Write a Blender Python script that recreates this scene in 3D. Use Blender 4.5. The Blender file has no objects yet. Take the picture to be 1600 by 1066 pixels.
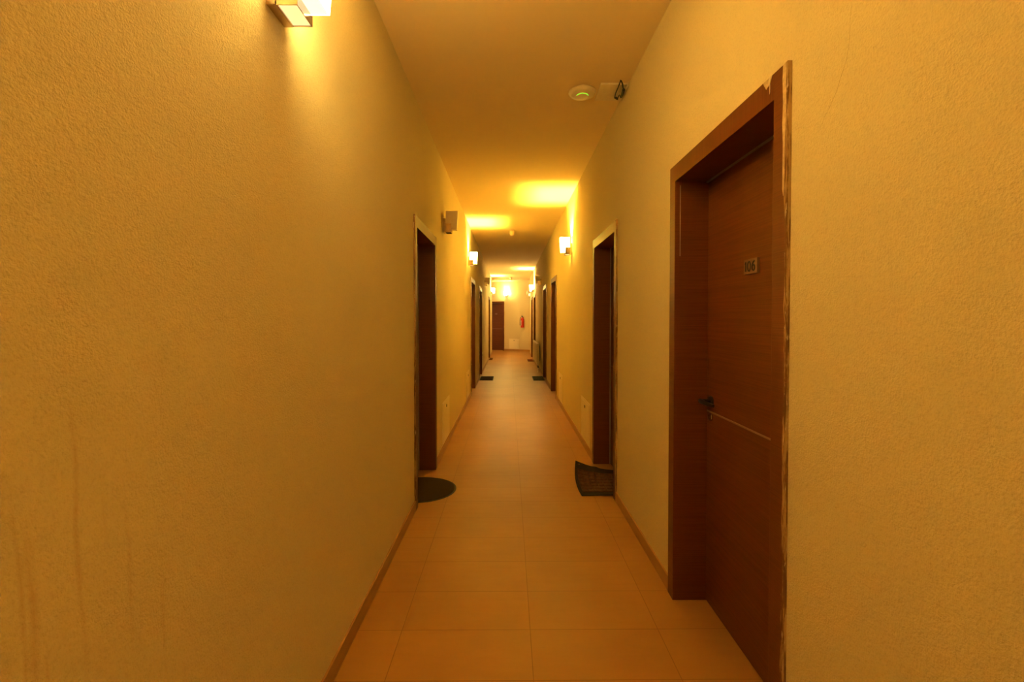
import bpy, bmesh, math, random
from mathutils import Vector, Matrix
random.seed(7)
D = bpy.data
C = bpy.context.scene.collection
PI = math.pi

# ------------------------------------------------------------------ sizes
XL, XR = -0.715, 0.862          # corridor walls
HC = 3.15                       # ceiling
YB = -4.0                       # wall behind the camera
YL, YR = 19.4, 18.5             # corridor wall ends at the lobby
EYE = 1.46

# ------------------------------------------------------------------ helpers
def box(bm, x0, x1, y0, y1, z0, z1, bev=0.0):
    vs = [bm.verts.new(p) for p in ((x0,y0,z0),(x1,y0,z0),(x1,y1,z0),(x0,y1,z0),
                                    (x0,y0,z1),(x1,y0,z1),(x1,y1,z1),(x0,y1,z1))]
    fs = [bm.faces.new([vs[i] for i in q]) for q in
          ((3,2,1,0),(4,5,6,7),(0,1,5,4),(1,2,6,5),(2,3,7,6),(3,0,4,7))]
    if bev:
        es = list({e for f in fs for e in f.edges})
        bmesh.ops.bevel(bm, geom=es, offset=bev, segments=2, affect='EDGES', profile=0.6)

def tube(bm, pts, r, n=10, cap=True):
    pts = [Vector(p) for p in pts]
    rings = []
    up0 = None
    for i, p in enumerate(pts):
        d = (pts[min(i+1, len(pts)-1)] - pts[max(i-1, 0)]).normalized()
        ref = Vector((0,0,1)) if abs(d.z) < .9 else Vector((1,0,0))
        if up0 is not None: ref = up0
        a = (ref - d*ref.dot(d)).normalized(); up0 = a
        b = d.cross(a)
        rr = r[i] if isinstance(r, (list, tuple)) else r
        rings.append([bm.verts.new(p + a*math.cos(2*PI*k/n)*rr + b*math.sin(2*PI*k/n)*rr) for k in range(n)])
    for A, B in zip(rings, rings[1:]):
        for k in range(n):
            bm.faces.new((A[k], A[(k+1)%n], B[(k+1)%n], B[k]))
    if cap:
        bm.faces.new(list(reversed(rings[0]))); bm.faces.new(rings[-1])

def lathe(bm, prof, n=32, M=None):
    """profile of (radius, height) turned about Z; M moves it"""
    M = M or Matrix()
    rings = []
    for r, h in prof:
        if r < 1e-6:
            rings.append([bm.verts.new(M @ Vector((0,0,h)))])
        else:
            rings.append([bm.verts.new(M @ Vector((r*math.cos(2*PI*k/n), r*math.sin(2*PI*k/n), h))) for k in range(n)])
    for A, B in zip(rings, rings[1:]):
        for k in range(n):
            a, a2, b, b2 = A[k%len(A)], A[(k+1)%len(A)], B[k%len(B)], B[(k+1)%len(B)]
            f = [a]
            for v in (a2, b2, b):
                if v not in f: f.append(v)
            if len(f) > 2:
                try: bm.faces.new(f)
                except ValueError: pass

def finish(bm, name, smooth=False):
    bmesh.ops.recalc_face_normals(bm, faces=bm.faces[:])
    me = D.meshes.new(name); bm.to_mesh(me); bm.free()
    if smooth:
        for p in me.polygons: p.use_smooth = True
        if hasattr(me, 'set_sharp_from_angle'): me.set_sharp_from_angle(angle=math.radians(40))
    return me

MESH = {}
def obj(name, mat, parent=None, fn=None, key=None, smooth=False, loc=None):
    """ONE mesh object; fn(bm) adds the shape; key shares the mesh between repeats"""
    if key and key in MESH: me = MESH[key]
    else:
        bm = bmesh.new(); fn(bm); me = finish(bm, name, smooth)
        me.materials.append(mat)
        if key: MESH[key] = me
    o = D.objects.new(name, me); C.objects.link(o)
    if parent: o.parent = parent
    if loc: o.location = loc
    return o

def boxes(*bs, bev=0.0):
    def fn(bm):
        for b in bs: box(bm, *b, bev=bev)
    return fn

def tag(o, label, cat, group=None, kind=None):
    o['label'] = label; o['category'] = cat
    if group: o['group'] = group
    if kind: o['kind'] = kind
    return o

def thing(name, loc, rz=0.0):
    o = D.objects.new(name, None); C.objects.link(o)
    o.empty_display_size = 0.1
    o.location = loc; o.rotation_euler = (0, 0, rz)
    return o

def struct(name, mat, fn, label, cat, smooth=False):
    return tag(obj(name, mat, None, fn, smooth=smooth), label, cat, kind='structure')

# everything fixed to a wall is built facing -Y, wall plane at y = 0
ROT = {'left': PI/2, 'right': -PI/2}
E0, E1 = Vector((-0.745, 21.0)), Vector((0.94, 20.15))      # two points on the oblique end wall
EDIR = (E1 - E0).normalized()
ROT['end'] = math.atan2(EDIR.y, EDIR.x)
def on_wall(side, y, z=0.0, off=0.0):
    if side == 'left':  return (XL+off, y, z)
    if side == 'right': return (XR-off, y, z)
    p = E0 + EDIR*((y - E0.x)/EDIR.x)                        # here y is the x coordinate
    n = Vector((EDIR.y, -EDIR.x))
    p = p + n*off
    return (p.x, p.y, z)

# ------------------------------------------------------------------ materials
class NT:
    def __init__(s, name):
        s.m = D.materials.new(name); s.m.use_nodes = True
        s.t = s.m.node_tree; s.n = s.t.nodes; s.l = s.t.links
        s.b = s.n['Principled BSDF']
    def add(s, typ, **kw):
        n = s.n.new(typ)
        for k, v in kw.items():
            if k in n.inputs: n.inputs[k].default_value = v
            else: setattr(n, k, v)
        return n
    def link(s, a, b): s.l.new(a, b)
    def coord(s, scale=(1,1,1), loc=(0,0,0), out='Object'):
        tc = s.add('ShaderNodeTexCoord'); mp = s.add('ShaderNodeMapping')
        mp.inputs['Scale'].default_value = scale; mp.inputs['Location'].default_value = loc
        s.link(tc.outputs[out], mp.inputs['Vector']); return mp.outputs['Vector']
    def noise(s, vec, scale, detail=3, rough=.5):
        n = s.add('ShaderNodeTexNoise'); n.inputs['Scale'].default_value = scale
        n.inputs['Detail'].default_value = detail; n.inputs['Roughness'].default_value = rough
        s.link(vec, n.inputs['Vector']); return n.outputs['Fac']
    def ramp(s, fac, stops):
        r = s.add('ShaderNodeValToRGB'); e = r.color_ramp.elements
        while len(e) < len(stops): e.new(.5)
        for el, (p, c) in zip(e, stops):
            el.position = p; el.color = (*c, 1) if len(c) == 3 else c
        s.link(fac, r.inputs['Fac']); return r.outputs['Color']
    def mix(s, fac, a, b, blend='MIX'):
        m = s.add('ShaderNodeMix'); m.data_type = 'RGBA'; m.blend_type = blend
        for sock, v in ((m.inputs[0], fac), (m.inputs[6], a), (m.inputs[7], b)):
            if hasattr(v, 'links') or hasattr(v, 'is_linked'): s.link(v, sock)
            else: sock.default_value = v if not isinstance(v, tuple) or len(v) == 4 else (*v, 1)
        return m.outputs[2]
    def math(s, op, a, b=None):
        m = s.add('ShaderNodeMath'); m.operation = op
        for i, v in enumerate((a, b)):
            if v is None: continue
            if isinstance(v, (int, float)): m.inputs[i].default_value = v
            else: s.link(v, m.inputs[i])
        return m.outputs[0]
    def bump(s, h, strength=.3, dist=.01):
        b = s.add('ShaderNodeBump'); b.inputs['Strength'].default_value = strength
        b.inputs['Distance'].default_value = dist
        s.link(h, b.inputs['Height']); s.link(b.outputs['Normal'], s.b.inputs['Normal'])
    def set(s, col=None, rough=None, metal=None, spec=None):
        i = s.b.inputs
        if col is not None:
            if isinstance(col, tuple): i['Base Color'].default_value = (*col, 1)
            else: s.link(col, i['Base Color'])
        if rough is not None: i['Roughness'].default_value = rough
        if metal is not None: i['Metallic'].default_value = metal
        if spec is not None: i['Specular IOR Level'].default_value = spec
        return s

def plain(name, col, rough=.5, metal=0., spec=.5, var=.08, sc=30):
    t = NT(name); v = t.coord()
    n = t.noise(v, sc, 3)
    dark = tuple(c*(1-var) for c in col); lite = tuple(min(1, c*(1+var)) for c in col)
    t.set(t.ramp(n, [(.3, dark), (.7, lite)]), rough, metal, spec)
    return t.m

WALL = (0.78, 0.66, 0.42)
def wall_mat(name, stains=False, crack=False):
    t = NT(name); v = t.coord()
    big = t.noise(v, 1.3, 4); fine = t.noise(v, 150, 3, .65)
    col = t.mix(big, tuple(c*.95 for c in WALL), tuple(min(1, c*1.04) for c in WALL))
    col = t.mix(t.math('MULTIPLY', t.ramp(fine, [(.50, (0,0,0)), (.74, (1,1,1))]), .28), col, (0.50, 0.38, 0.2))
    if stains:                                             # thin reddish drips low on the wall
        sx = t.add('ShaderNodeSeparateXYZ'); t.link(t.coord(), sx.inputs[0])
        pat = t.noise(t.coord(), 22, 3, .7)
        for k, (y0, za, zb, wd, st) in enumerate(((.742,.80,1.35,.007,.55), (.672,.70,1.17,.010,.6), (.655,.60,1.22,.006,.5), (.70,.60,.98,.006,.45), (.80,.98,1.20,.006,.4), (.845,.75,1.12,.007,.35), (.93,.6,1.0,.007,.3))):
            wob = t.math('MULTIPLY', t.math('SUBTRACT', t.noise(t.coord(scale=(1,1.5,5), loc=(0,0,k*3.7)), 1.0, 3), .5), .03)
            d = t.math('ABSOLUTE', t.math('SUBTRACT', t.math('ADD', t.math('ADD', sx.outputs['Y'], wob), t.math('MULTIPLY', sx.outputs['Z'], .05)), y0 + .05*zb))
            m = t.math('MAXIMUM', t.math('SUBTRACT', 1.0, t.math('DIVIDE', d, wd)), 0)
            up = t.math('MINIMUM', t.math('MAXIMUM', t.math('MULTIPLY', t.math('SUBTRACT', zb, sx.outputs['Z']), 9), 0), 1)
            dn = t.math('MINIMUM', t.math('MAXIMUM', t.math('MULTIPLY', t.math('SUBTRACT', sx.outputs['Z'], za), 4), 0), 1)
            f = t.math('MULTIPLY', t.math('MULTIPLY', t.math('MULTIPLY', m, up), dn), t.math('MULTIPLY', pat, st*1.0))
            col = t.mix(f, col, (0.50, 0.22, 0.09))
    h = t.math('ADD', t.math('MULTIPLY', t.noise(v, 190, 3, .65), .8), t.math('MULTIPLY', t.noise(v, 75, 2), .5))
    t.set(col, .88, 0, .25); t.bump(h, .8, .006)
    return t.m

M = {}
M['wall_left'] = wall_mat('stucco_stained', True)
M['wall'] = wall_mat('stucco')
t = NT('ceiling_paint'); v = t.coord()
t.set(t.mix(t.noise(v, 2, 3), (.93,.735,.46), (.95,.765,.49)), .85, 0, .25); t.bump(t.noise(v, 120, 2), .12, .003); M['ceiling'] = t.m

TILE_X, TILE_Y = 0.10, 2.11
t = NT('floor_tile')
br = t.add('ShaderNodeTexBrick', offset=0.0, squash=1.0)
br.inputs['Scale'].default_value = 1.0; br.inputs['Brick Width'].default_value = .6; br.inputs['Row Height'].default_value = .3
br.inputs['Mortar Size'].default_value = .0022; br.inputs['Mortar Smooth'].default_value = .3; br.inputs['Bias'].default_value = 0
t.link(t.coord(loc=(-TILE_X+.6*20, -TILE_Y+.3*40, 0)), br.inputs['Vector'])
br.inputs['Color1'].default_value = (.41,.208,.062,1); br.inputs['Color2'].default_value = (.43,.222,.068,1); br.inputs['Mortar'].default_value = (.25,.12,.04,1)
n1 = t.noise(t.coord(scale=(1.2, 9, 1)), 3.0, 5, .6); n2 = t.noise(t.coord(), 1.1, 4)
col = t.mix(t.math('MULTIPLY', n1, .45), br.outputs['Color'], (.32,.15,.042), 'MIX')
col = t.mix(t.math('MULTIPLY', t.ramp(n2, [(.38,(0,0,0)),(.66,(1,1,1))]), .38), col, (.25,.115,.035))
t.set(col, .38, 0, .2)
t.link(t.math('ADD', t.math('MULTIPLY', n1, .16), .32), t.b.inputs['Roughness'])
t.bump(t.math('SUBTRACT', t.math('MULTIPLY', n1, .1), br.outputs['Fac']), .25, .002); M['floor'] = t.m
t = NT('skirting_tile'); t.set(t.mix(t.noise(t.coord(scale=(1,1,6)), 8, 4), (.38,.19,.065), (.47,.25,.09)), .4); M['skirt'] = t.m

def wood(name, horizontal=True, k=1.0, rough=.42):
    t = NT(name)
    sc = (1.5, 1.5, 130) if horizontal else (130, 1.5, 1.5)
    n = t.noise(t.coord(scale=sc), 1.6, 4, .65); n2 = t.noise(t.coord(scale=tuple(s*.25 for s in sc)), 1.3, 3)
    a, b, c = (tuple(q*k for q in p) for p in ((.082,.0195,.0035), (.143,.037,.007), (.198,.059,.013)))
    col = t.ramp(n, [(.25, a), (.5, b), (.8, c)])
    col = t.mix(t.math('MULTIPLY', n2, .35), col, a)
    t.set(col, rough, 0, .4); t.bump(n, .1, .001)
    return t.m
M['wood_h'] = wood('wood_laminate_cross_grain', True)
M['wood_v'] = wood('wood_laminate_upright_grain', False)
# worn casing edge with plaster smears
t = NT('worn_casing_edge')
n = t.noise(t.coord(scale=(60, 60, 5)), 1.0, 5, .7); nn = t.noise(t.coord(scale=(90,90,16)), 1.0, 4, .7)
col = t.mix(t.ramp(n, [(.46,(0,0,0)),(.54,(1,1,1))]), (.16,.07,.03), (.42,.27,.13))
col = t.mix(t.ramp(nn, [(.60,(0,0,0)),(.66,(1,1,1))]), col, (.62,.50,.34))
t.set(col, .8); t.bump(n, .4, .003); M['edge'] = t.m
M['plaster'] = plain('plaster_smear', (.62,.47,.27), .9, var=.2, sc=60)
M['strip'] = plain('aluminium_inlay', (.34,.23,.16), .5, .4)
M['seal'] = plain('rubber_seal', (.30,.24,.20), .4)
M['black'] = plain('black_metal', (.018,.015,.013), .32, .4)
M['plate'] = plain('number_plate_metal', (.22,.125,.07), .55, .2)
M['digit'] = plain('engraved_paint', (.012,.008,.005), .7)
M['white'] = plain('white_lacquer', (.82,.69,.50), .45, var=.03)
M['panel'] = plain('painted_hatch', (.92,.82,.60), .5, var=.03)
M['nickel'] = plain('brushed_nickel', (.52,.40,.30), .16, .9)
M['dark'] = plain('painted_bracket_shade', (.02,.015,.012), .8)  # dark tone painted for the shade inside unlit brackets
M['opal_off'] = plain('opal_glass_unlit', (.78,.63,.43), .3, var=.02)
M['wire'] = plain('black_cable', (.02,.014,.01), .55)
M['rad'] = plain('radiator_enamel', (.78,.65,.47), .35, var=.02)
M['red'] = plain('red_enamel', (.62,.03,.02), .28, var=.05)
M['label'] = plain('painted_highlight_and_scratch', (.72,.66,.62), .5, var=.05)  # pale tone for the painted extinguisher highlight and the casing scratch
M['rubber'] = plain('black_rubber', (.018,.009,.004), .85, .0, .25, var=.25, sc=60)
def pile(name, col, rim=None):
    t = NT(name); v = t.coord()
    n = t.noise(v, 260, 3, .7)
    t.set(t.ramp(n, [(.3, tuple(c*.6 for c in col)), (.7, tuple(c*1.3 for c in col))]), .95, 0, .1); t.bump(n, .7, .006)
    return t.m
M['pile_olive'] = pile('mat_pile_olive', (.050,.031,.012))
M['pile_brown'] = pile('mat_pile_brown', (.040,.017,.010))
M['pile_green'] = pile('mat_pile_dark_green', (.019,.019,.007))
M['pile_red'] = pile('mat_pile_red_brown', (.15,.030,.012))
M['pile_tan'] = pile('mat_pile_tan', (.16,.075,.03))
M['rim'] = plain('mat_rim', (.028,.015,.006), .6)
M['patch'] = plain('filled_plaster', (.86,.74,.55), .8, var=.04)
M['green'] = None
def emit(name, col, s):
    t = NT(name); t.set(col, .4)
    t.b.inputs['Emission Color'].default_value = (*col, 1); t.b.inputs['Emission Strength'].default_value = s
    return t.m
M['green'] = emit('green_status_light', (.16, .85, .04), 0.5)

M['crack'] = plain('plaster_crack', (.46,.32,.16), .9)
# ------------------------------------------------------------------ doors: where the walls open
OPEN_W, CAS, HIN, HOUT = .865, .0725, 2.16, 2.245
HALF = OPEN_W/2
OUT = HALF + CAS
DOORS = {'left':  [3.935, 9.05, 11.47, 16.55],
         'right': [1.897, 4.105, 8.69, 10.82, 15.1, 16.78]}
DOORS['left'] = [3.935, 9.05, 11.47, 16.55]

def wall_fn(side):
    x0, x1 = (XL-.25, XL) if side == 'left' else (XR, XR+.25)
    yend = YL if side == 'left' else YR
    def fn(bm):
        ys = [YB]
        for c in DOORS[side]:
            ys += [c-HALF-.012, c+HALF+.012]
        ys.append(yend)
        for a, b in zip(ys[0::2], ys[1::2]): box(bm, x0, x1, a, b, 0, HC)
        for a, b in zip(ys[1::2], ys[2::2]): box(bm, x0, x1, a, b, HIN+.012, HC)
    return fn
struct('wall_left', M['wall_left'], wall_fn('left'), 'long ochre stucco wall on the left side of the corridor', 'wall')
wr = struct('wall_right', M['wall'], wall_fn('right'), 'long ochre stucco wall on the right side of the corridor', 'wall')
obj('crack', M['crack'], wr, lambda bm: tube(bm, [(XR, y, z) for y, z in ((1.146,2.29),(1.156,2.22),(1.158,2.16),(1.167,2.12),(1.185,2.09),(1.200,2.06),(1.225,2.03),(1.246,2.01),(1.262,1.99))], [.0001,.0002,.0003,.0003,.0005,.0004,.0003,.0002,.0001], 5))
struct('floor', M['floor'], boxes((-4.2, 3.6, YB-.2, 24, -.1, 0)), 'brown rectangular ceramic tiles running down the corridor', 'floor')
struct('ceiling', M['ceiling'], boxes((-4.2, 3.6, YB-.2, 24, HC, HC+.1)), 'plain painted ceiling above the corridor', 'ceiling')
struct('wall_back', M['wall'], boxes((XL-.25, XR+.25, YB-.2, YB, 0, HC)), 'ochre wall closing the corridor behind the viewer', 'wall')
def end_fn(bm):
    c = -0.735-.0; a = (-3.9 - E0.x)/EDIR.x; b = (2.9 - E0.x)/EDIR.x
    Mx = Matrix.Translation((E0.x, E0.y, 0)) @ Matrix.Rotation(ROT['end'], 4, 'Z')
    d0 = (END_DOOR_X - E0.x)/EDIR.x
    for u0, u1, z0 in ((a, d0-HALF-.012, 0), (d0+HALF+.012, b, 0), (d0-HALF-.012, d0+HALF+.012, HIN+.012)):
        n = len(bm.verts)
        box(bm, u0, u1, 0, .25, z0, HC)
        bm.verts.ensure_lookup_table()
        for vv in bm.verts[n:]: vv.co = Mx @ vv.co
END_DOOR_X = -0.205 - OUT*EDIR.x
struct('wall_end', M['wall'], end_fn, 'lit wall at the far end of the corridor, set at a slant', 'wall')
struct('wall_lobby_left', M['wall'], boxes((-3.9, XL-.25, YL-.25, YL, 0, HC)), 'near wall of the cross passage left of the corridor mouth', 'wall')
struct('wall_lobby_right', M['wall'], boxes((XR+.25, 2.9, YR-.25, YR, 0, HC)), 'near wall of the cross passage right of the corridor mouth', 'wall')
struct('wall_passage_right', M['wall'], boxes((2.9, 3.1, YR-.25, 19.6, 0, HC)), 'short wall closing the cross passage on the right', 'wall')
struct('wall_passage_left', M['wall'], boxes((-4.1, -3.9, YL-.25, 19.9, 0, HC), (-4.1, -3.9, 21.7, 22.9, 0, HC), (-4.1, -3.9, 19.9, 21.7, 0, .9), (-4.1, -3.9, 19.9, 21.7, 2.5, HC)), 'wall with an added window, closing the cross passage on the left', 'wall')
wn = thing('added_window_1', (-4.0, 20.8, .9)); tag(wn, 'added unseen window at the left end of the cross passage', 'window', kind='structure')  # unseen window, added to let light into the cross passage
obj('added_window_frame', M['white'], wn, boxes((-.04,.04,-.9,-.84,0,1.6), (-.04,.04,.84,.9,0,1.6), (-.04,.04,-.84,.84,0,.06), (-.04,.04,-.84,.84,1.54,1.6), (-.03,.03,-.025,.025,.06,1.54), bev=.004))
g = NT('added_window_glass'); g.set((.9,.95,1), .02); g.b.inputs['Transmission Weight'].default_value = 1.0
obj('added_window_pane', g.m, wn, boxes((-.004,.004,-.84,.84,.06,1.54)))

def skirt_fn(side):
    s = 1 if side == 'left' else -1
    X = XL if side == 'left' else XR
    yend = YL if side == 'left' else YR
    def fn(bm):
        ys = [YB]
        for c in DOORS[side]: ys += [c-OUT, c+OUT]
        ys.append(yend)
        for a, b in zip(ys[0::2], ys[1::2]):
            if b - a > .02: box(bm, *sorted((X, X+s*.011)), a, b, 0, .08, bev=.002)
        # return round the wall end
        box(bm, *sorted((X+s*.011, X-s*.24)), yend, yend+.011, 0, .08, bev=.002)
    return fn
struct('baseboard_left', M['skirt'], skirt_fn('left'), 'low brown tile skirting along the left wall', 'skirting')
struct('baseboard_right', M['skirt'], skirt_fn('right'), 'low brown tile skirting along the right wall', 'skirting')
def skirt_end(bm):
    Mx = Matrix.Translation((E0.x, E0.y, 0)) @ Matrix.Rotation(ROT['end'], 4, 'Z')
    d0 = (END_DOOR_X - E0.x)/EDIR.x
    for u0, u1 in (((-3.8-E0.x)/EDIR.x, d0-OUT), (d0+OUT, (2.8-E0.x)/EDIR.x)):
        n = len(bm.verts); box(bm, u0, u1, -.011, 0, 0, .08)
        bm.verts.ensure_lookup_table()
        for vv in bm.verts[n:]: vv.co = Mx @ vv.co
struct('baseboard_end', M['skirt'], skirt_end, 'low brown tile skirting along the far end wall', 'skirting')

# ------------------------------------------------------------------ doors
PROT, REC = .013, .157          # casing stands off the wall; leaf set back
SEG = {'0': 'abcdef', '1': 'bc', '6': 'afedcg'}
def digits(bm, text, h, w, gap, th):
    """upright rounded numerals facing -Y centred on the origin"""
    total = sum(w if c != '1' else w*.35 for c in text) + gap*(len(text)-1)
    x = -total/2
    for c in text:
        ww = w if c != '1' else w*.35
        cx = x + ww/2
        if c == '1':
            pts = [(cx-.3*ww-.002, h*.30), (cx, h*.5), (cx, -h*.5)]
        elif c == '0':
            pts = [(cx + ww*.42*math.cos(a), h*.5*math.sin(a)) for a in [2*PI*k/20 for k in range(21)]]
        else:
            pts = [(cx+ww*.30, h*.46), (cx, h*.42), (cx-ww*.33, h*.12), (cx-ww*.40, -.15*h)]
            pts += [(cx + ww*.40*math.cos(a), -h*.20 + h*.29*math.sin(a)) for a in [PI + 2*PI*k/18 for k in range(19)]]
        tube(bm, [(px, 0, pz) for px, pz in pts], th, 6)
        x += ww + gap

def make_door(name, side, c, label, handle_u=1, number=None, worn_u=-1):
    """handle_u / worn_u: +1 or -1 along the wall, facing the door"""
    d = thing(name, on_wall(side, c), ROT[side]); tag(d, label, 'door', kind='structure')
    y0 = -PROT
    for s in (-1, 1):
        a, b = sorted((s*HALF, s*OUT))
        obj('door_casing', M['wood_h'], d, boxes((a, b, y0, .004, 0, HOUT), bev=.0015), key=('cas', s))
    obj('head_casing', M['wood_v'], d, boxes((-HALF, HALF, y0, .004, HIN, HOUT), bev=.0015), key='head')
    for s in (-1, 1):
        a, b = sorted((s*HALF, s*(HALF+.011)))
        obj('door_jamb', M['wood_h'], d, boxes((a, b, 0, REC+.06, 0, HIN)), key=('jamb', s))
    obj('head_jamb', M['wood_h'], d, boxes((-HALF-.011, HALF+.011, 0, REC+.06, HIN, HIN+.011)), key='hjamb')
    leaf = obj('door_leaf', M['wood_h'], d, boxes((-HALF+.003, HALF-.003, REC, REC+.042, .006, HIN-.003), bev=.002), key='leaf')
    obj('inlay_strip', M['strip'], leaf, boxes((-HALF+.006, HALF-.006, REC-.0015, REC+.001, .985, .993)), key='inlay')
    obj('door_seal', M['seal'], d, boxes((-HALF, HALF, REC-.010, REC-.001, HIN-.007, HIN), (-handle_u*HALF, -handle_u*(HALF-.006), REC-.010, REC-.001, 0, HIN-.007) if handle_u < 0 else
                                         (-HALF, -HALF+.006, REC-.010, REC-.001, 0, HIN-.007)), key=('seal', handle_u))
    hu = handle_u*(HALF-.055)
    def hf(bm):
        lathe(bm, [(0,.0),(.026,.0),(.026,.006),(.022,.010),(.011,.010),(.0105,.052),(0,.052)], 24,
              Matrix.Translation((hu, REC, 1.045)) @ Matrix.Rotation(PI/2, 4, 'X'))
        tube(bm, [(hu+handle_u*.012, REC-.050, 1.045), (hu, REC-.053, 1.045), (hu-handle_u*.03, REC-.054, 1.045), (hu-handle_u*.09, REC-.052, 1.044), (hu-handle_u*.118, REC-.044, 1.043)],
             [.011,.012,.0115,.010,.008], 12)
    obj('door_handle', M['black'], leaf, hf, key=('handle', handle_u), smooth=True)
    def lf(bm):
        lathe(bm, [(0,0),(.020,0),(.020,.006),(.016,.009),(0,.009)], 24, Matrix.Translation((hu, REC, .965)) @ Matrix.Rotation(PI/2, 4, 'X'))
        box(bm, hu-.0035, hu+.0035, REC-.012, REC-.008, .956, .974)
    obj('lock_cylinder', M['nickel'], leaf, lf, key=('lock', handle_u), smooth=True)
    if number is not None:
        pl = obj('number_plate', M['plate'], leaf, boxes((-.052, .052, REC-.011, REC, 1.648, 1.710), bev=.0015), key='plate')
        if number:
            o = obj('engraved_number', M['digit'], pl, lambda bm: digits(bm, number, .040, .026, .0085, .0029), key='num'+number)
            o.location = (0, REC-.0112, 1.679)
    # worn outer edge of the casing on the side seen from the corridor mouth
    u = worn_u*OUT
    def ef(bm):
        N = 60; rnd = random.Random(3)
        prev = None
        for i in range(N+1):
            z = HOUT*i/N
            w = .004 + .006*rnd.random()*(1 if i % 3 else .4) + (.004 if i > N*.78 else 0)
            a = bm.verts.new((u+worn_u*.0012, .001, z)); b = bm.verts.new((u+worn_u*.0014, y0-.0008, z)); e = bm.verts.new((u-worn_u*w, y0-.0008, z))
            f = bm.verts.new((u-worn_u*w, y0+.004, z)); g_ = bm.verts.new((u-worn_u*.003, .001, z))
            cur = (a, b, e, f, g_)
            if prev:
                for k in range(5):
                    bm.faces.new((prev[k], prev[(k+1)%5], cur[(k+1)%5], cur[k]))
            else: bm.faces.new(cur)
            prev = cur
        bm.faces.new(prev)
    obj('worn_edge', M['edge'], d, ef, key=('edge', worn_u))
    return d

d1 = make_door('door_1', 'right', 1.897, 'nearest brown wooden door on the right wall, numbered 106', -1, '106', 1)
# plaster smears on the near casing
def smear(pts):
    def fn(bm):
        vs = [bm.verts.new((x, -PROT-.0012, z)) for x, z in pts]; f = bm.faces.new(vs)
        r = bmesh.ops.extrude_face_region(bm, geom=[f])
        for e in r['geom']:
            if isinstance(e, bmesh.types.BMVert): e.co.y += .002
    return fn
o = obj('plaster_smear', M['plaster'], d1, smear([(.497,2.243),(.500,2.12),(.496,2.02),(.494,1.90),(.489,1.84),(.484,1.86),(.485,2.0),(.481,2.06),(.484,2.13),(.480,2.20),(.483,2.243)]))
o['label'] = 'pale plaster smear on the casing corner'
o = obj('plaster_smear', M['plaster'], d1, smear([(.372,2.243),(.378,2.232),(.390,2.214),(.412,2.222),(.423,2.243)]))
o['label'] = 'pale plaster smear on the head casing'
o = obj('scratch', M['label'], d1, smear([(.4085,2.245),(.4115,2.245),(.4115,2.195),(.4090,2.190)]))
# sealant line where jamb meets casing
obj('sealant_line', M['strip'], d1, boxes((-HALF-.0005, -HALF+.0015, .012, .0165, 1.78, HIN-.02)))
make_door('door_2', 'left', 3.935, 'nearest door on the left wall, above the half-round mat', -1, None, -1)
make_door('door_3', 'right', 4.105, 'second door on the right wall, beside the crumpled rubber mat', 1, None, 1)
make_door('door_4', 'left', 9.05, 'second door on the left wall, just past the lit sconce', 1, None, -1)
make_door('door_5', 'right', 8.69, 'third door on the right wall, past the lit sconce', -1, None, 1)
make_door('door_6', 'left', 11.47, 'third door on the left wall, with a dark brown mat', 1, None, -1)
make_door('door_7', 'right', 10.82, 'fourth door on the right wall, with a dark green mat', -1, None, 1)
make_door('door_8', 'left', 16.55, 'last door on the left wall near the corridor end', 1, None, -1)
make_door('door_9', 'right', 15.1, 'door on the right wall behind the radiator', -1, None, 1)
make_door('door_10', 'right', 16.78, 'last door on the right wall near the corridor end', -1, None, 1)
make_door('door_11', 'end', END_DOOR_X, 'brown door in the far end wall', -1, '', 1)

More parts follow.
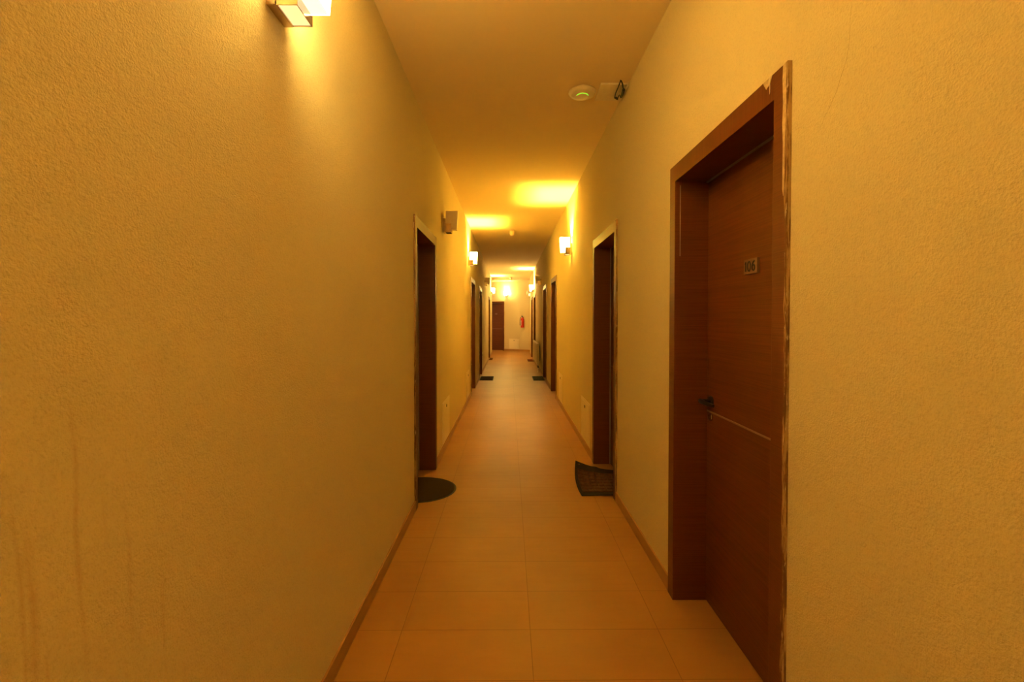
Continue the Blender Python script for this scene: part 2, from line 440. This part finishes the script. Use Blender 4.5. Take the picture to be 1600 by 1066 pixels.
# ------------------------------------------------------------------ wall sconces
SH = .20
def make_sconce(side, y, bottom, label, light=None, strength=1.0):
    """bottom = height of the bracket's lower edge; light = emission colour or None"""
    r = thing('wall_sconce', on_wall(side, y, bottom), ROT[side])
    tag(r, label, 'wall lamp', 'wall sconces along the corridor')
    obj('back_plate', M['nickel'], r, boxes((-.055,.055,-.029,0,0,.15), bev=.0025), key='s_plate')
    def bf(bm):                                             # square tube, open below and above
        o_, i_ = .036, .033
        x0,x1,y0,y1 = -.052,.052,-.092,-.029
        for a in ((x0,x1,y0,y0+.003),(x0,x1,y1-.003,y1),(x0,x0+.003,y0+.003,y1-.003),(x1-.003,x1,y0+.003,y1-.003)):
            box(bm, *a, 0, .095)
    obj('bracket', M['nickel'], r, bf, key='s_bracket')
    mat_s, mat_b, mat_t, mat_d = M['opal_off'], M['opal_off'], M['opal_off'], M['dark']
    key = 'off'
    if light:
        key = '%.3f%.3f%.3f' % light
        if 'opal'+key not in M:
            M['opal'+key] = emit('lit_opal_glass', light, SHADE_E*GAIN[light][0]); M['bulb'+key] = emit('lit_bulb', light, BULB_E*GAIN[light][1])
            M['base'+key] = emit('lit_opal_base', (1.0,.80,.5), .7); M['glow'+key] = emit('painted_bracket_glow', (1.0,.74,.32), .5)
        mat_s, mat_b, mat_t, mat_d = M['opal'+key], M['bulb'+key], M['base'+key], M['glow'+key]
    def sf(bm):                                             # four-sided opal glass, wider at the top
        z0, z1 = .032, .032+SH
        def ring(z, hw, ya, yb): return [bm.verts.new(p) for p in ((-hw,ya,z),(hw,ya,z),(hw,yb,z),(-hw,yb,z))]
        a, b = ring(z0, .044, -.150, -.031), ring(z1, .050, -.163, -.031)
        c, d = ring(z0+.004, .040, -.146, -.035), ring(z1, .046, -.159, -.035)
        for A, B in ((a, b), (d, c), (b, d), (c, a)):
            for k in range(4): bm.faces.new((A[k], A[(k+1)%4], B[(k+1)%4], B[k]))
    obj('glass_shade', mat_s, r, sf, key='s_shade'+key)
    obj('shade_bottom', mat_t, r, boxes((-.0395,.0395,-.1455,-.0355,.0325,.036)), key='s_tray'+key)
    obj('painted_bracket_inside', mat_d, r, boxes((-.049,.049,-.089,-.032,.004 if light else .012,.007 if light else .015)), key='s_inside'+key)
    def lf(bm):
        lathe(bm, [(0,.0),(.008,.0),(.013,.01),(.015,.03),(.011,.05),(0,.058)], 16, Matrix.Translation((0,-.110,.135)))
    obj('bulb', mat_b, r, lf, key='s_bulb'+key, smooth=True)
    obj('lamp_holder', M['white'], r, lambda bm: lathe(bm, [(0,.0),(.011,.0),(.011,.045),(0,.045)], 16, Matrix.Translation((0,-.110,.088))), key='s_holder', smooth=True)
    return r
SHADE_E, BULB_E = 32.0, 4500.0
NEAR, BACK, MID, FAR, END = (1.0,.72,.20), (1.0,.72,.201), (1.0,.68,.085), (1.0,.74,.22), (1.0,.74,.221)
GAIN = {NEAR: (.66, 2.0), BACK: (1.45, 4.0), MID: (.70, 2.3), FAR: (1.8, 2.0), END: (1.9, .7)}      # shade, bulb
make_sconce('left', 1.415, 2.386, 'lit wall sconce closest to the viewer, cut by the top edge of the photo', NEAR)
make_sconce('left', 5.0, 2.395, 'unlit wall sconce on the left wall just past the nearest left door')
make_sconce('left', 8.05, 2.395, 'lit wall sconce on the left wall just before the second left door', MID)
make_sconce('left', 13.3, 2.42, 'unlit wall sconce on the left wall in the dark stretch of the corridor')
make_sconce('left', 18.0, 2.43, 'lit wall sconce on the left wall at the far end of the corridor', FAR)
make_sconce('right', 6.25, 2.335, 'lit wall sconce on the right wall past the crumpled mat door', MID)
make_sconce('right', 12.1, 2.36, 'unlit wall sconce on the right wall above the radiator')
make_sconce('right', 15.4, 2.36, 'lit wall sconce on the right wall at the far end of the corridor', FAR)
make_sconce('right', 17.7, 2.335, 'unlit wall sconce on the right wall, farthest one, below the lit far lamp')
make_sconce('end', -0.09, 2.46, 'lit wall sconce on the far end wall beside its door', END)
make_sconce('right', -2.3, 2.36, 'added lit wall sconce, unseen on the right wall behind the viewer', BACK)  # unseen lamp added behind the camera to light the near walls

# ------------------------------------------------------------------ access hatches
def make_hatch(side, y, label, w=.56):
    r = thing('access_hatch', on_wall(side, y, .09), ROT[side]); tag(r, label, 'access panel', 'white access hatches low on the walls')
    obj('hatch_frame', M['panel'], r, boxes((-w/2,-w/2+.02,-.006,0,0,.46),(w/2-.02,w/2,-.006,0,0,.46),(-w/2+.02,w/2-.02,-.006,0,0,.02),(-w/2+.02,w/2-.02,-.006,0,.44,.46)), key='hf%s' % w)
    obj('hatch_door', M['panel'], r, boxes((-w/2+.0215,w/2-.0215,-.009,-.001,.0215,.4385), bev=.001), key='hd%s' % w)
    def lk(bm):
        lathe(bm, [(0,0),(.017,0),(.017,.005),(0,.006)], 20, Matrix.Translation((0,-.009,.385)) @ Matrix.Rotation(PI/2, 4, 'X'))
    obj('hatch_lock', M['black'], r, lk, key='hl')
make_hatch('left', 5.15, 'white access hatch on the left wall beyond the nearest left door')
make_hatch('left', 7.92, 'white access hatch on the left wall just before the second left door')
make_hatch('left', 12.30, 'white access hatch on the left wall past the dark brown mat')
make_hatch('right', 5.08, 'white access hatch on the right wall beyond the crumpled mat')
make_hatch('right', 7.52, 'white access hatch on the right wall just before the third right door')
make_hatch('end', .24, 'white access hatch on the far end wall beneath the extinguisher', .50)

# ------------------------------------------------------------------ ceiling things
ap = thing('access_point', (.545, 3.40, HC)); tag(ap, 'round white wireless access point with a green light on the ceiling', 'access point')
obj('housing', M['white'], ap, lambda bm: lathe(bm, [(0,0),(.088,0),(.098,-.006),(.101,-.016),(.094,-.028),(.078,-.035),(.04,-.039),(0,-.040)], 48), smooth=True)
def ringf(bm):
    n = 30
    tube(bm, [(.042*math.cos(a), .042*math.sin(a), -.0386) for a in [PI*1.06+PI*.88*k/n for k in range(n+1)]], .0030, 8)
obj('status_light', M['green'], ap, ringf, smooth=True)
for k, (x, y, w) in enumerate(((.062, 8.75, .05), (.085, 18.6, .05))):
    sm = thing('smoke_detector', (x, y, HC))
    tag(sm, ('small white smoke detector on the ceiling between the two bright spots', 'small smoke detector on the ceiling near the far end wall')[k], 'smoke detector', 'smoke detectors on the ceiling')
    obj('base', M['white'], sm, lambda bm: lathe(bm, [(0,0),(.052,0),(.054,-.012),(.046,-.018),(0,-.018)], 32), key='sd_b', smooth=True)
    obj('sensor_head', M['white'], sm, lambda bm: lathe(bm, [(0,-.016),(.044,-.018),(.046,-.050),(.042,-.078),(.028,-.096),(.012,-.102),(0,-.102)], 32), key='sd_h', smooth=True)
jb = thing('ceiling_cover_plate', (.758, 3.40, HC)); tag(jb, 'painted rectangular cover plate on the ceiling between access point and right wall', 'cover plate')
obj('plate', M['patch'], jb, boxes((-.098,.090,-.115,.125,-.014,0), bev=.003))
obj('plate_edge', M['white'], jb, boxes((.090,.099,-.13,.10,-.030,0), bev=.002))
cb = obj('loose_cable', M['wire'], None, lambda bm: (
    tube(bm, [(0.787,3.230,HC-.013),(0.789,3.220,HC-.020),(0.806,3.250,HC-.026),(0.822,3.295,HC-.034),(0.835,3.330,HC-.038),(0.842,3.390,HC-.040),(0.839,3.430,HC-.034)], .0052, 8),
    tube(bm, [(0.787,3.230,HC-.017),(0.785,3.290,HC-.030),(0.783,3.360,HC-.038),(0.789,3.420,HC-.042),(0.806,3.440,HC-.040),(0.822,3.460,HC-.034)], .0042, 8),
    tube(bm, [(0.829,3.310,HC-.036),(0.834,3.360,HC-.042),(0.833,3.400,HC-.043)], .011, 8),
    tube(bm, [(0.797,3.420,HC-.040),(0.815,3.435,HC-.044)], .008, 8),
    tube(bm, [(0.815,3.435,HC-.040),(0.820,3.400,HC-.030)], .004, 8)), smooth=True)
tag(cb, 'black loop of loose cable hanging out beside the ceiling cover plate', 'cable')

# ------------------------------------------------------------------ mats
def half_oval(name, cx, cy, a, b, mat, label):
    r = thing(name, (cx, cy, 0)); tag(r, label, 'doormat', 'doormats along the corridor')
    n = 40
    def disc(k, z0, z1):
        def fn(bm):
            pts = [(a*k*math.sin(t_), b*k*math.cos(t_)) for t_ in [PI*i/n for i in range(n+1)]]
            pts = [(-.085*k, b*k)] + pts + [(-.085*k, -b*k)]
            lo = [bm.verts.new((x, y, z0)) for x, y in pts]; hi = [bm.verts.new((x, y, z1)) for x, y in pts]
            bm.faces.new(lo); bm.faces.new(list(reversed(hi)))
            for i in range(n+3): bm.faces.new((lo[i], lo[(i+1)%(n+3)], hi[(i+1)%(n+3)], hi[i]))
        return fn
    obj('rubber_backing', M['rim'], r, disc(1, 0.0005, .005)); obj('pile', mat, r, disc(.955, .005, .010))
half_oval('doormat', -.775, 3.865, .325, .29, M['pile_olive'], 'half-round dark olive doormat at the nearest left door')
def flat_mat(x0, x1, y0, y1, mat, label):
    r = thing('doormat', ((x0+x1)/2, (y0+y1)/2, 0)); tag(r, label, 'doormat', 'doormats along the corridor')
    w, l = (x1-x0)/2, (y1-y0)/2
    obj('rubber_backing', M['rim'], r, boxes((-w,w,-l,l,.0005,.006), bev=.002)); obj('pile', mat, r, boxes((-w+.015,w-.015,-l+.015,l-.015,.006,.014), bev=.003))
flat_mat(-.70, -.37, 10.72, 11.42, M['pile_brown'], 'dark brown flat doormat at the third left door')
flat_mat(.577, .855, 10.68, 11.42, M['pile_green'], 'dark green flat doormat opposite the dark brown one')
flat_mat(-.70, -.58, 16.0, 16.75, M['pile_tan'], 'small tan doormat at the last left door')
flat_mat(.65, .85, 15.45, 16.2, M['pile_red'], 'red-brown doormat on the right beyond the radiator')

# crumpled rubber mat, waffle underside, one corner curled up
def crumple(u, w):
    """u 0..1 from the corridor edge into the recess, w 0..1 from near to far"""
    x = .600 + u*.400 + .012*w
    y = 3.715 + w*.635 - .015*u
    c = max(0, (1-u)*1.1 + w*1.25 - 1.25)
    z = .0065 + .085*min(1.2, c)**1.7
    x += .020*c*c - .018*math.sin(PI*w)*(1-u)
    y -= .03*c*c
    z += .012*math.exp(-((w-.0)/.12)**2)*(u) + .010*math.exp(-((u-.28-.25*w)/.07)**2)*max(0, w-.3)
    return Vector((x, y, z))
mt = thing('doormat', (.80, 4.03, 0)); tag(mt, 'crumpled black rubber waffle doormat with a curled corner at the second right door', 'doormat', 'doormats along the corridor')
def crum_sheet(u0, u1, w0, w1, nu, nw, dz, th, ridge=0):
    def fn(bm):
        top, bot = {}, {}
        for i in range(nu+1):
            for j in range(nw+1):
                u, w = u0+(u1-u0)*i/nu, w0+(w1-w0)*j/nw
                p = crumple(u, w)
                dz2 = dz
                if ridge:
                    dz2 += ridge*(1 if (i % 6 == 0 or j % 6 == 0) else 0)
                q = p - Vector((mt.location.x, mt.location.y, 0))
                top[i,j] = bm.verts.new(q + Vector((0,0,dz2+th))); bot[i,j] = bm.verts.new(q + Vector((0,0,dz)))
        for i in range(nu):
            for j in range(nw):
                bm.faces.new((top[i,j], top[i+1,j], top[i+1,j+1], top[i,j+1]))
                bm.faces.new((bot[i,j+1], bot[i+1,j+1], bot[i+1,j], bot[i,j]))
        for i in range(nu):
            for j in (0, nw): bm.faces.new((top[i,j], bot[i,j], bot[i+1,j], top[i+1,j]))
        for j in range(nw):
            for i in (0, nu): bm.faces.new((top[i,j], bot[i,j], bot[i,j+1], top[i,j+1]))
    return fn
obj('rubber_sheet', M['rubber'], mt, crum_sheet(0, 1, 0, 1, 40, 50, -.006, .006), smooth=True)
M['waffle'] = plain('waffle_rubber', (.080,.029,.010), .8, 0., .25, var=.3, sc=40)
obj('waffle_grid', M['waffle'], mt, crum_sheet(.07, .97, .12, .80, 42, 36, -.0005, .001, .007))
p = crumple(.10, .93)
obj('eyelet', M['nickel'], mt, lambda bm: lathe(bm, [(.005,.0),(.009,.0),(.009,.003),(.005,.003),(.005,0)], 16, Matrix.Translation(p - Vector((.80,4.03,-.001)))))

# ------------------------------------------------------------------ radiator
rd = thing('radiator', on_wall('right', 13.35, .20, .025), ROT['right']); tag(rd, 'white panel radiator low on the right wall between two doors', 'radiator')
L = 1.07
def radf(bm):
    box(bm, -L, L, -.072, -.058, 0, .575, bev=.004)
    for k in range(40):
        x = -L+.05 + k*(2*L-.1)/39
        box(bm, x-.013, x+.013, -.0765, -.071, .035, .54, bev=.003)
obj('front_panel', M['rad'], rd, radf)
obj('back_panel', M['rad'], rd, boxes((-L,L,-.030,-.018,0,.575), bev=.003))
obj('top_grille', M['rad'], rd, boxes(*[(-L + k*.0535, -L + k*.0535+.038, -.058, -.030, .565, .578) for k in range(40)], bev=.001))
for s in (-1, 1): obj('side_cover', M['rad'], rd, boxes((s*L-.004, s*L+.004, -.074, -.016, -.004, .582), bev=.002), key='rsc%d' % s)
for s in (-.7, .7): obj('wall_bracket', M['nickel'], rd, boxes((s-.02, s+.02, -.020, .024, .08, .5)), key='rwb%s' % s)
def valve(bm):
    tube(bm, [(L-.06,-.045,.01),(L-.06,-.045,-.035)], .011, 12)
    tube(bm, [(L-.10,-.045,-.045),(L-.02,-.045,-.045)], .014, 12)
    tube(bm, [(L-.02,-.045,-.045),(L+.03,-.045,-.045)], .021, 16)
obj('valve', M['black'], rd, valve, smooth=True)
obj('pipe', M['rad'], rd, lambda bm: (tube(bm, [(L-.06,-.045,-.05),(L-.06,-.045,-.198)], .009, 10), tube(bm, [(L-.11,-.045,0),(L-.11,-.045,-.198)], .009, 10)), smooth=True)

# ------------------------------------------------------------------ fire extinguisher
fx = thing('fire_extinguisher', on_wall('end', .645, 1.06), ROT['end']); tag(fx, 'red fire extinguisher hung on the far end wall', 'fire extinguisher')
T = Matrix.Translation((0,-.095,0))
obj('cylinder', M['red'], fx, lambda bm: lathe(bm, [(0,.0),(.060,.0),(.074,.012),(.076,.03),(.076,.36),(.070,.395),(.048,.425),(.022,.437),(.020,.455),(0,.455)], 32, T), smooth=True)
obj('painted_highlight', M['label'], fx, lambda bm: [bm.faces.new([bm.verts.new((.0772*math.sin(a), -.095-.0772*math.cos(a), z)) for a, z in ((a0,.10),(a0+.14,.10),(a0+.14,.32),(a0,.32))]) for a0 in [-1.3+.14*k for k in range(8)]])  # pale band painted as the highlight on the cylinder's left side
obj('valve_head', M['black'], fx, lambda bm: (box(bm, -.02,.02,-.115,-.075,.452,.492, bev=.004), tube(bm, [(0,-.095,.485),(0,-.14,.505),(0,-.19,.50)], .008, 8), tube(bm, [(0,-.095,.495),(0,-.14,.535),(0,-.185,.54)], .008, 8)))
obj('hose', M['black'], fx, lambda bm: tube(bm, [(-.02,-.095,.47),(-.07,-.11,.46),(-.105,-.12,.40),(-.105,-.13,.25),(-.100,-.13,.10)], [.009,.009,.009,.010,.014], 10), smooth=True)
obj('hanger', M['nickel'], fx, boxes((-.02,.02,-.075,0,.43,.445), (-.025,.025,-.004,0,.36,.47)))

# ------------------------------------------------------------------ added lamp for light from the unseen window
ld = D.lights.new('added_window_light', 'AREA'); ld.shape = 'RECTANGLE'; ld.size = 1.6; ld.size_y = 1.4; ld.energy = 7; ld.color = (1.0, .72, .48)
lo = D.objects.new('added_window_light', ld); C.objects.link(lo); lo.location = (-3.86, 20.8, 1.7); lo.rotation_euler = (PI/2, 0, -PI/2)

# ------------------------------------------------------------------ world, camera, view
w = D.worlds.new('World'); bpy.context.scene.world = w; w.use_nodes = True
w.node_tree.nodes['Background'].inputs['Color'].default_value = (.5,.4,.3,1)
w.node_tree.nodes['Background'].inputs['Strength'].default_value = 0.0
cd = D.cameras.new('Camera'); cam = D.objects.new('Camera', cd); C.objects.link(cam)
cam.location = (0, 0, EYE); cd.sensor_width = 36; cd.lens = 16.0; cd.clip_start = .02
PITCH = 1.0
cam.rotation_euler = (math.radians(90-PITCH), 0, -math.atan2(5, 711))
cd.shift_y = -(533-498 - 711*math.tan(math.radians(PITCH)))/1600
sc = bpy.context.scene; sc.camera = cam
sc.view_settings.view_transform = 'Standard'; sc.view_settings.look = 'None'; sc.view_settings.gamma = 1
sc.view_settings.use_curve_mapping = False; sc.view_settings.exposure = 1.25
